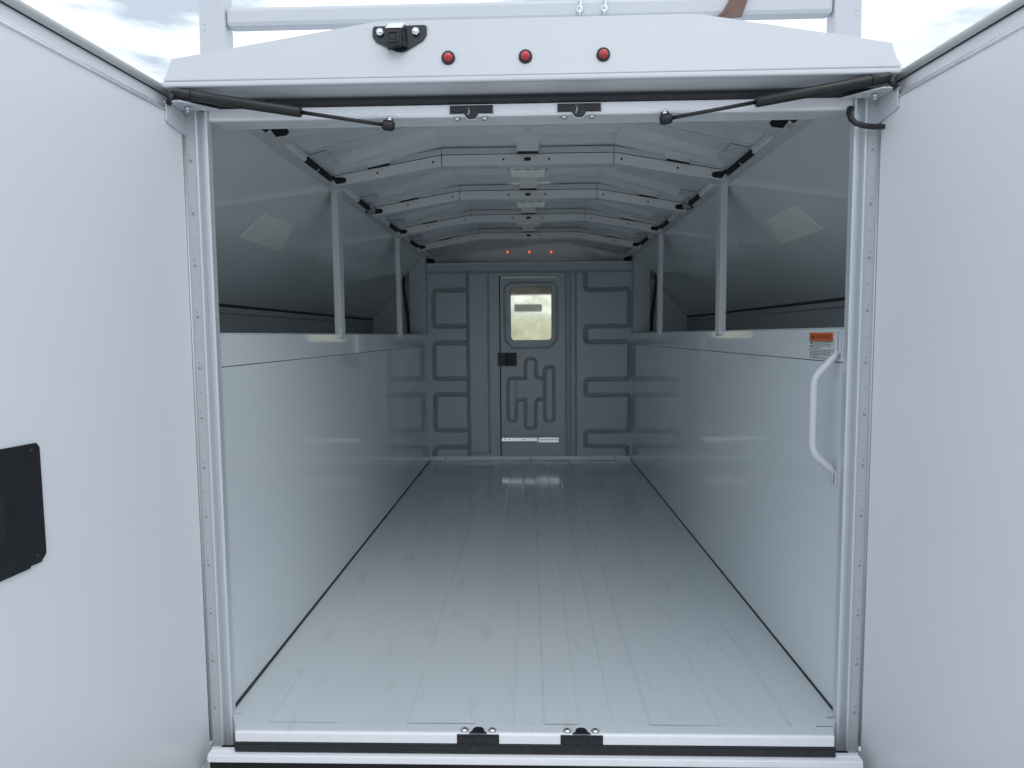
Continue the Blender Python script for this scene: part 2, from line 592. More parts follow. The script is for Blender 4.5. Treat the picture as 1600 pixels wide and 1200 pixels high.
def bow_mesh():
    m_ = MB()
    th = .0025
    lo = bow_path(0)
    # three web segments with hairline gaps at the bends
    for i in range(3):
        (xa, za), (xb, zb) = lo[i], lo[i + 1]
        g0 = .0014 if i > 0 else 0
        g1 = .0014 if i < 2 else 0
        xa2, xb2 = xa + g0, xb - g1
        za2 = za + (zb - za) * (xa2 - xa) / (xb - xa)
        zb2 = za + (zb - za) * (xb2 - xa) / (xb - xa)
        H = .0325
        m_.prism([(xa2, 0, za2), (xb2, 0, zb2), (xb2, 0, zb2 + H), (xa2, 0, za2 + H)], (0, th, 0), STEELP)
        # bottom lip running forward
        m_.prism([(xa2, th, za2), (xb2, th, zb2), (xb2, th, zb2 + .0025), (xa2, th, za2 + .0025)], (0, .038, 0), STEELP)
        m_.prism([(xa2, .0405, za2), (xb2, .0405, zb2), (xb2, .0405, zb2 + H), (xa2, .0405, za2 + H)], (0, th, 0), STEELP)
        # dark gap, then the upper flange set back
        m_.prism([(xa, .004, za + H), (xb, .004, zb + H), (xb, .004, zb + H + .004), (xa, .004, za + H + .004)], (0, .03, 0), DARK)
        m_.prism([(xa2, .001, za2 + H + .0028), (xb2, .001, zb2 + H + .0028), (xb2, .012, zb2 + H + .024), (xa2, .012, za2 + H + .024)], (0, .003, 0), STEELP)

    def zw(x):
        for i in range(3):
            (xa, za), (xb, zb) = lo[i], lo[i + 1]
            if xa <= x <= xb:
                return za + (zb - za) * (x - xa) / (xb - xa)

    def hole(x, w_, h_):
        c = Vector((x, -.0006, zw(x) + .017))
        pts = []
        for k in range(16):
            a = 2 * math.pi * k / 16
            pts.append((c.x + (w_ - h_) * (1 if math.cos(a) > 0 else -1) * (1 if w_ > h_ else 0) + h_ * math.cos(a), c.y, c.z + h_ * math.sin(a)))
        m_.prism(pts, (0, .0004, 0), DARK)
    hole(0.0, .011, .0055)
    for x in (-.075, .067, -.295, .292, -.47, .465):
        hole(x, .0035, .0035)
    for s_ in (-1, 1):      # open end slot where the bow is cut out round the rail
        x = s_ * .585
        c = zw(x) + .016
        m_.prism([(s_ * .600, -.0008, c - .012), (s_ * .574, -.0008, c - .0085), (s_ * .568, -.0008, c), (s_ * .574, -.0008, c + .0085),
                  (s_ * .604, -.0008, c + .010), (s_ * .612, -.0008, c + .016), (s_ * .616, -.0008, c + .008)], (0, .0006, 0), DARK)
    # split seams at the bends
    return m_


bow_ys = [.250, .740, 1.250, 1.760, 2.300]
bow0 = None
clip0 = gus0 = None
for k, yy in enumerate(bow_ys):
    if bow0 is None:
        bow0 = bow_mesh().build('roof_bow', T, bevel=0)
        o = bow0
        c = MB()
        c.box(-.0335, .0345, -.020, .002, 1.3745, 1.4020, STEELP)
        c.box(-.0325, .0335, -.0195, .001, 1.3715, 1.3743, DARK)
        c.box(-.012, .012, -.0208, -.0200, 1.388, 1.394, CEILM)
        clip0 = c.build('center_clip', o, bevel=.0015)
        gus = []
        for s_ in (-1, 1):
            c = MB()
            za = 1.279 + (.612 - .50) * .173 + .0325
            zb = 1.279 + (.612 - .43) * .173 + .0325
            c.prism([(s_ * .50, -.006, za + .004), (s_ * .43, -.006, zb + .004), (s_ * .418, -.003, zb + .028), (s_ * .50, -.003, za + .020)], (0, .006, 0), CEILM)
            c.prism([(s_ * .50, -.007, za + .0005), (s_ * .43, -.007, zb + .0005), (s_ * .43, -.007, zb + .006), (s_ * .50, -.007, za + .0035)], (0, .006, 0), DARK)
            gus.append(c.build('roof_gusset', o))
        o.location = (0, yy, 0)
    else:
        o = bow0.copy()
        COL.objects.link(o)
        o.parent = T
        o.matrix_parent_inverse = _pinv
        o.location = (0, yy, 0)
        for ch in [clip0] + gus:
            c = ch.copy()
            COL.objects.link(c)
            c.parent = o

# corner gadget (grey round clamp) near the third bow
for s_ in (-1, 1):
    c = MB()
    c.tube([(s_ * .612, 1.21, 1.302), (s_ * .612, 1.235, 1.302)], [.016, .020], RIVET, 10)
    c.tube([(s_ * .612, 1.20, 1.306), (s_ * .600, 1.19, 1.312)], .007, ZINC, 8)
    c.box(min(s_ * .60, s_ * .632), max(s_ * .60, s_ * .632), 1.215, 1.24, 1.288, 1.312, BLACK)
    c.build('cable_clamp', T, bevel=.002)

# dome lamps between the bows
lamp0 = None
for k, (yy, dx) in enumerate(((.985, 0.0), (1.50, .012), (2.03, 0.0))):
    if lamp0 is None:
        c = MB()
        c.box(-.070, .070, -.045, .045, 1.384, 1.3985, STEELP)
        lamp0 = c.build('dome_lamp', T, bevel=.003)
        c = MB()
        c.box(-.062, .062, -.038, .038, 1.366, 1.3838, LENSW)
        ln0 = c.build('lamp_lens', lamp0, bevel=.005)
        c = MB()
        for x in (-.034, 0, .034):
            c.box(x - .010, x + .010, -.0388, -.0381, 1.3735, 1.3765, RIVET)
        sl0 = c.build('lamp_vent', lamp0)
        lamp0.location = (dx, yy, 0)
    else:
        o = lamp0.copy()
        COL.objects.link(o)
        o.parent = T
        o.matrix_parent_inverse = _pinv
        o.location = (dx, yy, -.006 if k == 1 else 0)
        for ch in (ln0, sl0):
            c = ch.copy()
            COL.objects.link(c)
            c.parent = o

# corner columns beside the bulkhead
for s_ in (-1, 1):
    c = MB()
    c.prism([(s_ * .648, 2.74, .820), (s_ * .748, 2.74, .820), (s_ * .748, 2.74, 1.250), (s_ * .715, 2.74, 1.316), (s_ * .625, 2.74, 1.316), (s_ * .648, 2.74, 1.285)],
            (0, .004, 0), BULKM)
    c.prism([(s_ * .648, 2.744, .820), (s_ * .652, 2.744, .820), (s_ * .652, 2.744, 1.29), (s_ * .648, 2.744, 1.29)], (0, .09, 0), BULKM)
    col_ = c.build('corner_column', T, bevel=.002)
    c = MB()
    c.dome((s_ * .665, 2.74, 1.06), (0, -1, 0), .005, .003, RIVET)
    c.build('column_rivet', col_)
    c = MB()
    c.tube([(s_ * .750, 2.745, 1.27), (s_ * .772, 2.72, 1.20), (s_ * .778, 2.71, 1.12), (s_ * .768, 2.72, 1.03), (s_ * .758, 2.74, .93), (s_ * .754, 2.745, .83)], .010, RUBBER, 8)
    c.build('wiring_loom', T)


# ------------------------------------------------------------------ pressed bulkhead (real relief)
def relief(x0, x1, z0, z1, polys, step, width, depth, y, hole=None, extra=None):
    nx = int(round((x1 - x0) / step)) + 1
    nz_ = int(round((z1 - z0) / step)) + 1
    xs = np.linspace(x0, x1, nx)
    zs = np.linspace(z0, z1, nz_)
    GX, GZ = np.meshgrid(xs, zs)
    H = np.zeros_like(GX)
    for poly, wd, dp in polys:
        D = np.full_like(GX, 9.0)
        for (ax, az), (bx, bz) in zip(poly[:-1], poly[1:]):
            vx, vz = bx - ax, bz - az
            ll = vx * vx + vz * vz + 1e-12
            t = np.clip(((GX - ax) * vx + (GZ - az) * vz) / ll, 0, 1)
            D = np.minimum(D, np.hypot(GX - ax - t * vx, GZ - az - t * vz))
        W = wd or width
        q = np.clip(1 - D / W, 0, 1)
        H = np.maximum(H, (dp or depth) * np.minimum(q * 1.12, 1) * np.minimum(1, .25 + 2.5 * q))
    YY = y + H
    m_ = MB()
    vs = np.stack([GX, YY, GZ], -1).reshape(-1, 3).tolist()
    fs = []
    for j in range(nz_ - 1):
        for i in range(nx - 1):
            if hole:
                cx, cz = (xs[i] + xs[i + 1]) / 2, (zs[j] + zs[j + 1]) / 2
                if any(h[0] < cx < h[1] and h[2] < cz < h[3] for h in hole):
                    continue
            fs.append((j * nx + i, j * nx + i + 1, (j + 1) * nx + i + 1, (j + 1) * nx + i))
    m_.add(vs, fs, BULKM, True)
    return m_


def chamf(pl, r=.010):
    o = [pl[0]]
    for a, b, c in zip(pl[:-2], pl[1:-1], pl[2:]):
        A_, B_, C_ = Vector(a), Vector(b), Vector(c)
        d1, d2 = (A_ - B_), (C_ - B_)
        r_ = min(r, d1.length * .45, d2.length * .45)
        o += [tuple(B_ + d1.normalized() * r_), tuple(B_ + (d1.normalized() + d2.normalized()) * r_ * .3), tuple(B_ + d2.normalized() * r_)]
    o.append(pl[-1])
    return o


serp = [(.3584, 1.21), (.3584, 1.092), (.638, 1.096), (.639, .8625), (.3584, .8615), (.3584, .762), (.639, .762), (.640, .525), (.3584, .522),
        (.3584, .422), (.640, .421), (.641, .187), (.3584, .184), (.3584, .087), (.628, .087), (.630, .02)]
polys = [(chamf(serp, .018), None, None)]
for zt, zb in ((1.100, .8695), (.763, .532), (.430, .196)):
    polys.append((chamf([(-.405, zt), (-.612, zt), (-.614, zb), (-.405, zb)], .018), None, None))
polys.append((chamf([(-.405, .0865), (-.612, .0865), (-.622, .02)], .018), None, None))
polys.append(([(-.395, 1.215), (-.395, .0)], .011, .042))
polys.append((chamf([(-.262, 1.215), (-.262, .052), (-.275, .045), (-.395, .045)], .012), .008, .022))
for x in (.236, .2625, .296):
    polys.append(([(x, 1.215), (x, .0)], .0075, .026))
polys.append(([(-.66, 1.213), (.66, 1.211)], .009, .020))
bk = relief(-.66, .66, .0, 1.264, polys, .0033, .0155, .048, YB, hole=[(-.190, .192, .022, 1.180)])
bk.box(-.66, .66, YB - .004, YB + .03, 1.262, 1.269, STEELP)
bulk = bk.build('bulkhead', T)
for x, z in ((-.50, 1.236), (-.30, 1.236), (.06, 1.236), (.34, 1.236), (.279, .88), (.279, .31)):
    c = MB()
    c.dome((x, YB + .001, z), (0, -1, 0), .004, .003, STEELP)
    c.build('bulkhead_rivet', bulk)

# bulkhead door
dp = []
dp.append((chamf([(-.028, .5327), (-.138, .5335), (-.140, .257), (-.088, .257), (-.085, .395), (-.028, .395)], .016), .0115, .034))
dp.append(([(-.089, .523), (-.086, .395)], .010, .0045))
dp.append((chamf([(-.028, .5327), (-.026, .658), (.040, .658), (.040, .5327), (.0964, .532)], .024), .0115, .034))
dp.append((chamf([(.0964, .395), (.0964, .606), (.155, .606), (.154, .257), (.0964, .257), (.0964, .396), (.040, .395), (.038, .209), (-.028, .209), (-.028, .395)], .020), .0115, .034))
octo = [(-.155, .784), (-.113, .729), (.126, .729), (.177, .784), (.177, 1.108), (.160, 1.142), (-.120, 1.1445), (-.157, 1.108), (-.155, .784)]
dp.append((octo, .0065, .020))
dp.append(([(-.19, .160), (.19, .159)], .006, .007))
dr = relief(-.1835, .1860, .030, 1.172, dp, .0028, .011, .013, YB - .006, hole=[(-.122, .146, .772, 1.120)])

bd = dr.build('bulkhead_door', T)
c = MB()                        # door reveal, with dark strips added behind it to block light from the cab
c.box(-.200, -.178, YB + .052, YB + .056, .010, 1.190, DARK)
c.box(.180, .202, YB + .052, YB + .056, .010, 1.190, DARK)
c.box(-.178, .180, YB + .052, YB + .056, .010, .040, DARK)
c.box(.1865, .192, YB + .004, YB + .02, .022, 1.180, BULKM)
c.box(-.1842, .1865, YB + .002, YB + .02, .022, .0295, DARK)
c.build('reveal_light_stop', bd)
c = MB()
c.box(-.176, .182, YB - .007, YB + .004, 1.1745, 1.1800, ALU)  # bright metal in place of daylight leaking in above the door
c.build('door_top_daylight_strip', bd)


def ring(pts_out, pts_in, y0, y1, m_, mb):
    n_ = len(pts_out)
    vs = [(x, y0, z) for x, z in pts_out] + [(x, y0, z) for x, z in pts_in] + [(x, y1, z) for x, z in pts_out] + [(x, y1, z) for x, z in pts_in]
    fs = []
    for i in range(n_):
        j = (i + 1) % n_
        fs += [(i, j, n_ + j, n_ + i), (2 * n_ + i, 3 * n_ + i, 3 * n_ + j, 2 * n_ + j), (i, 2 * n_ + i, 2 * n_ + j, j), (n_ + i, n_ + j, 3 * n_ + j, 3 * n_ + i)]
    mb.add(vs, fs, m_)


def rr(x0, x1, z0, z1, r, k=5):
    o = []
    for cx, cz, a0 in ((x1 - r, z1 - r, 0), (x0 + r, z1 - r, 90), (x0 + r, z0 + r, 180), (x1 - r, z0 + r, 270)):
        for i in range(k + 1):
            a = rad(a0 + 90 * i / k)
            o.append((cx + r * math.cos(a), cz + r * math.sin(a)))
    return o


c = MB()
ring(rr(-.135, .159, .757, 1.133, .036), rr(-.119, .143, .775, 1.117, .026), YB - .014, YB + .004, BULKM, c)
c.build('window_frame', bd, bevel=.002)
c = MB()
ring(rr(-.1245, .1485, .7695, 1.1225, .030), rr(-.117, .141, .777, 1.115, .024), YB - .004, YB + .012, RUBBER, c)
c.build('window_seal', bd)
c = MB()
c.prism([(x, YB + .003, z) for x, z in rr(-.121, .145, .773, 1.119, .026)], (0, .003, 0), PANE)
c.build('window_pane', bd)
c = MB()
c.box(-.202, -.083, YB - .024, YB - .006, .612, .696, BLACK)
c.box(-.150, -.132, YB - .030, YB - .024, .622, .686, RUBBER)
for k in range(4):
    c.box(-.124 + k * .009, -.120 + k * .009, YB - .027, YB - .024, .626, .682, BLACK)
c.build('door_latch', bd, bevel=.003)
c = MB()
c.box(-.1820, .0430, YB - .012, YB - .0065, .1270, .1480, ALU)
c.box(.0450, .1850, YB - .012, YB - .0065, .1370, .1490, ALU)
c.box(.0450, .1850, YB - .012, YB - .0065, .1190, .1330, ALU)
c.box(.0460, .058, YB - .0135, YB - .012, .1230, .1290, BLACK)
c.box(.0460, .058, YB - .0135, YB - .012, .1400, .1455, BLACK)
for x in (-.16, -.13, -.045, -.03):
    c.tube([(x, YB - .0135, .137), (x, YB - .012, .137)], .004, RIVET, 8)
c.build('kick_strip', bd)

# --- roof front cap seen above the bulkhead, with three amber clearance lamps
c = MB()
c.add([(-.70, 2.98, 1.20), (.70, 2.98, 1.20), (.70, 2.96, 1.30), (.27, 2.95, 1.42), (-.27, 2.95, 1.42), (-.70, 2.96, 1.30)], [(0, 1, 2, 3, 4, 5)], CEILM)
c.add([(-.70, 2.99, 1.20), (.70, 2.99, 1.20), (.70, 2.99, 1.32), (.27, 2.99, 1.43), (-.27, 2.99, 1.43), (-.70, 2.99, 1.32)], [(0, 1, 2, 3, 4, 5)], WHITE)
c.add([(-.66, YB + .03, 1.262), (.66, YB + .03, 1.262), (.66, 2.98, 1.262), (-.66, 2.98, 1.262)], [(0, 1, 2, 3)], DARK)
capo = c.build('roof_front_cap', T)
for x, z in ((-.1384, 1.3473), (.003, 1.3456), (.1441, 1.3439)):
    c = MB()
    c.tube([(x, 2.962, z), (x, 2.945, z)], .0085, RUBBER, 12)
    lo_ = c.build('clearance_lamp', capo, label='amber clearance lamp glowing above the bulkhead')
    c = MB()
    c.dome((x, 2.945, z), (0, -1, 0), .0078, .006, AMBER)
    c.v = c.v
    o = c.build('clearance_lens', capo)
for s_ in (-1, 1):
    c = MB()
    c.box(min(s_ * .61, s_ * .66), max(s_ * .61, s_ * .66), YB - .01, YB + .10, 1.268, 1.295, DARK)
    c.build('gap_filler', T)

# --- cab beyond the bulkhead
c = MB()
c.box(-.95, .95, 2.90, 4.30, 1.180, 1.195, HEADL)
c.box(-.97, .97, 2.90, 4.35, 1.197, 1.225, WHITE)
c.box(-.95, .95, 2.90, 4.9, -.30, -.27, HEADL)
for s_ in (-1, 1):
    a, b = sorted((s_ * .95, s_ * .97))
    c.box(a, b, 2.90, 4.9, -.30, .55, WHITE)
    c.box(a, b, 2.90, 3.10, .55, 1.18, WHITE)
    c.box(a, b, 4.20, 4.30, .55, 1.18, WHITE)
c.box(-.95, .95, 4.30, 5.3, -.30, .50, WHITE)
# brow of the headliner curves down to the windscreen
c.prism([(-.95, 3.9, 1.179), (-.95, 4.29, 1.179), (-.95, 4.29, 1.150)], (1.90, 0, 0), HEADL)
cab = c.build('cab_shell', T)
c = MB()
c.box(-.95, .95, 4.295, 4.300, .50, 1.18, GLASS)
c.build('windscreen', cab)
c = MB()
c.box(-.95, .95, 3.85, 4.29, .30, .60, HEADL)
c.build('dashboard', cab, bevel=.02)
c = MB()
c.box(-.118, .100, 3.80, 3.825, .992, 1.050, MIRR)
c.build('rear_view_mirror', cab, bevel=.006)

# ------------------------------------------------------------------ rear frame
for s_ in (-1, 1):
    pr = [(.694, .004), (.6665, .004), (.6665, -.0085), (.6625, -.0085), (.6605, .006), (.6560, .0095), (.6500, .0095), (.6470, .006), (.6462, -.0085), (.6412, -.0085),
          (.6408, .0098), (.694, .0098)]
    c = MB()
    c.prism([(s_ * x, y, -.0780) for x, y in pr], (0, 0, 1.2690 + .078), JAMBM)
    j = c.build('door_jamb', T, bevel=.0012)
    c = MB()                        # continuous hinge leaf
    c.box(min(s_ * .6680, s_ * .6925), max(s_ * .6680, s_ * .6925), -.0003, .0035, -.068, 1.262, HINGE)
    c.tube([(s_ * .6935, -.002, -.06), (s_ * .6935, -.002, 1.262)], .0032, HINGE, 10)
    hg = c.build('piano_hinge', T)
    rv = None
    for k in range(13):
        for dz, r_, big in ((0, .0040, True), (.0110, .0028, True), (-.0525, .0026, False)):
            z = 1.168 - k * .105 + dz
            if z < -.04:
                continue
            c = MB()
            x = s_ * (.6815 if dz != .0110 else .6830)
            if big and dz == 0:
                c.tube([(x, .0006, z), (x, -.0010, z)], .0050, HINGE, 12)
                c.dome((x, -.0010, z), (0, -1, 0), r_ * .75, .0018, RIVET, seg=10, rings=3)
            else:
                c.dome((x, .0006, z), (0, -1, 0), r_ * .8, .0016, RIVET, seg=10, rings=3)
            c.build('hinge_rivet', hg)
    # lower corner gusset of the frame
    c = MB()
    c.prism([(s_ * .6150, -.0655, -.0410), (s_ * .662, -.0655, -.0410), (s_ * .6655, -.0655, -.052), (s_ * .672, -.0655, -.064), (s_ * .6150, -.0655, -.0645)], (0, .012, 0), FRAMEW)
    c.box(min(s_ * .640, s_ * .700), max(s_ * .640, s_ * .700), .0005, .03, -.13, -.0783, FRAMEW)
    c.build('frame_corner', T, bevel=.002)
    c = MB()
    for dx, dz in ((.703, -.068), (.711, -.078), (.722, -.090)):
        c.box(min(s_ * dx, s_ * (dx + .0022)), max(s_ * dx, s_ * (dx + .0022)), -.030, -.024, dz - .009, dz, DARK)
    c.build('hinge_knuckle_gap', T)

# header: visible band, underside flange, seal
c = MB()
c.prism([(-.6405, -.001, 1.2690), (-.6405, -.003, 1.2500), (-.6405, .000, 1.2455), (-.6405, .006, 1.2452), (-.6405, .006, 1.2690)],
        (1.281, 0, 0), FRAMEW)
c.prism([(-.6405, .0062, 1.2455), (-.6405, .045, 1.2440), (-.6405, .045, 1.2470), (-.6405, .0062, 1.2485)], (1.281, 0, 0), CEILM)  # same steel as the band; its shade is put in as darker paint
c.prism([(-.6405, .045, 1.2440), (-.6405, .051, 1.2440), (-.6405, .051, 1.400), (-.6405, .045, 1.400)], (1.281, 0, 0), CEILM)
hd = c.build('door_header', T, bevel=.0010)
c = MB()
c.prism([(-.672, .002, 1.2695), (-.672, -.007, 1.2705), (-.672, -.010, 1.2760), (-.672, -.008, 1.2830), (-.672, .002, 1.2860)], (1.344, 0, 0), RUBBER)
c.build('top_seal', hd, bevel=.001)

# rear roof hood (outer header panel)
c = MB()
topz = 1.4175
outl = [(-.702, 1.3040), (-.7035, 1.3090), (-.6985, 1.3200), (-.694, 1.3350), (-.690, 1.3510), (-.6, 1.3655), (-.2995, 1.4160), (-.28, 1.4182), (.315, 1.4192), (.335, 1.4180),
        (.60, 1.3705), (.691, 1.3535), (.6935, 1.3390), (.6985, 1.3220), (.7065, 1.3100), (.705, 1.3040)]


def yface(z):
    return -.050 + (z - 1.304) * .17


front = [(x, yface(z), z) for x, z in outl]
n_ = len(front)
back = [(x * .995, .10 if z > 1.31 else .03, z - .001) for x, z in outl]
c.add(front, [tuple(range(n_))], WHITE)
c.add(front + back, [(i, n_ + i, n_ + i + 1, i + 1) for i in range(n_ - 1)], WHITE)
# lower lip and underside
c.prism([(-.708, -.0500, 1.3045), (-.708, -.0545, 1.3030), (-.708, -.0555, 1.2950), (-.708, -.0530, 1.2925), (-.708, -.046, 1.2932), (-.708, .004, 1.2865), (-.708, .03, 1.2865), (-.708, .03, 1.304)],
        (1.414, 0, 0), WHITE)
hood = c.build('roof_hood', T, bevel=.002)
# thin raised bead above the lip
c = MB()
c.tube([(-.70, -.0500, 1.3065), (.70, -.0500, 1.3065)], .0022, WHITE, 8)
c.build('hood_bead', hood)

for i, (x, z) in enumerate(((-.1487, 1.3408), (-.0008, 1.3402), (.1474, 1.3408))):
    y = yface(z)
    c = MB()
    c.tube([(x, y + .002, z), (x, y - .004, z), (x, y - .0055, z)], [.0130, .0130, .0112], RUBBER, 24)
    mk = c.build('marker_lamp', T, label=['red marker lamp nearest the rear camera', 'red marker lamp in the middle of the hood', 'red marker lamp farthest from the rear camera'][i])
    c = MB()
    c.dome((x, y - .0055, z), (0, -1, 0), .0088, .0065, RED, 20, 6)
    c.build('lamp_lens', mk)
    c = MB()
    c.dome((x + .0005, y - .0105, z + .001), (0, -1, 0), .0040, .0022, REDIN, 12, 4)
    c.build('lamp_core', mk)

# rear camera: black shield plate with bright angled housing
c = MB()
y = -.037
pl = [(-.2955, 1.4020), (-.2925, 1.4065), (-.1950, 1.4075), (-.1905, 1.4045), (-.1905, 1.3880), (-.1970, 1.3770), (-.2300, 1.3560), (-.2400, 1.3535), (-.2500, 1.3555), (-.2885, 1.3750), (-.2955, 1.3860)]
c.prism([(x, yface(z) - .0005, z) for x, z in pl], (0, -.0035, 0), BLACK)
rc = c.build('reversing_camera', T, bevel=.001)
for x in (-.2800, -.2110):
    c = MB()
    c.tube([(x, -.040, 1.3925), (x, -.0455, 1.3925)], .0072, ZINC, 6)
    c.dome((x, -.0455, 1.3925), (0, -1, 0), .0045, .002, ALU, 10, 3)
    c.build('camera_bolt', rc)
c = MB()
c.add([(-.2610, -.044, 1.4085), (-.2300, -.044, 1.4085), (-.2345, -.064, 1.3905), (-.2665, -.064, 1.3905), (-.2610, -.034, 1.4085), (-.2300, -.034, 1.4085), (-.2345, -.036, 1.3870), (-.2665, -.036, 1.3870)],
      [(0, 3, 2, 1), (0, 1, 5, 4), (3, 0, 4, 7), (1, 2, 6, 5), (2, 3, 7, 6)], ALU)
c.build('camera_visor', rc, bevel=.0015)
c = MB()
c.box(-.2660, -.2350, -.064, -.038, 1.3600, 1.3890, BLACK)
c.prism([(-.2345, -.062, 1.390), (-.228, -.034, 1.405), (-.222, -.038, 1.362), (-.2345, -.060, 1.360)], (0, .003, 0), BLACK)
ch_ = c.build('camera_housing', rc, bevel=.004)
c = MB()
ring(rr(-.2615, -.2395, 1.3640, 1.3850, .003), rr(-.2585, -.2425, 1.3668, 1.3822, .002), -.0662, -.0640, RUBBER, c)
c.box(-.2550, -.2460, -.0652, -.0640, 1.3700, 1.3790, RUBBER)
c.build('camera_lens', rc)


# strikers: black notched catches in header and sill
def striker(xc, top, sc=1.0):
    c = MB()
    W = .043
    if top:
        z0 = 1.2660
        y = -.0045
        out_ = [(-W, 0), (W, 0), (W, -.0165), (.014, -.0165), (.010, -.0240), (.005, -.0275), (-.005, -.0275), (-.010, -.0240), (-.015, -.0165), (-W, -.0165)]
        c.prism([(xc + a, y, z0 + b) for a, b in out_], (0, .006, 0), BLACK)
        st = c.build('door_striker', T, bevel=.0008)
        c = MB()
        ring([(xc + a * 1.05, z0 + b * 1.09 + .0012) for a, b in out_], [(xc + a, z0 + b) for a, b in out_], y - .0006, y + .003, WHITE, c)
        c.build('striker_surround', st)
        c = MB()
        c.tube([(xc - .006, y - .001, z0 - .004), (xc - .004, y - .003, z0 - .013), (xc - .007, y - .001, z0 - .020)], .0022, RIVET, 8)
        c.box(xc - .039, xc - .016, y - .0015, y - .0002, z0 - .014, z0 - .003, RUBBER)
        c.box(xc + .014, xc + .038, y - .0015, y - .0002, z0 - .014, z0 - .003, RUBBER)
        c.build('striker_cam', st)
        for a in (-.029, .026):
            c = MB()
            c.tube([(xc + a, .004, 1.2448), (xc + a, .004, 1.2425)], .0065, RIVET, 14)
            c.dome((xc + a, .004, 1.2425), (0, 0, -1), .0062, .004, ALU, 14, 4)
            c.build('striker_bolt', st)
    else:
        y = -.0672
        c.prism([(xc - W, y, -.0222), (xc + W, y, -.0222), (xc + W, y, -.0008), (xc - W, y, -.0008)], (0, .0012, 0), BLACK)
        pl_ = [(-.019, -.0671), (.019, -.0671), (.0165, -.0640), (.0125, -.0600), (.0105, -.0510), (.005, -.0465), (-.005, -.0465), (-.0105, -.0510), (-.0125, -.0600), (-.0165, -.0640)]
        c.prism([(xc + a, b, .0008) for a, b in pl_], (0, 0, .0022), BLACK)
        st = c.build('door_striker', T, bevel=.0006)
        c = MB()
        c.tube([(xc, -.0672, -.013), (xc, -.0690, -.013)], .0085, RUBBER, 16)
        c.box(xc - .038, xc - .014, -.0685, -.0673, -.019, -.006, RUBBER)
        c.box(xc + .014, xc + .038, -.0685, -.0673, -.019, -.006, RUBBER)
        c.build('striker_cam', st)
        for a in (-.0285, .0285):
            c = MB()
            c.tube([(xc + a, -.0545, .0006), (xc + a, -.0545, .0014)], .0085, RIVET, 14)
            c.dome((xc + a, -.0545, .0014), (0, 0, 1), .0068, .0040, ALU, 14, 4)
            c.build('striker_bolt', st)
    return st


striker(-.1092, True)
striker(.1045, True)
striker(-.1070, False)
striker(.1040, False)


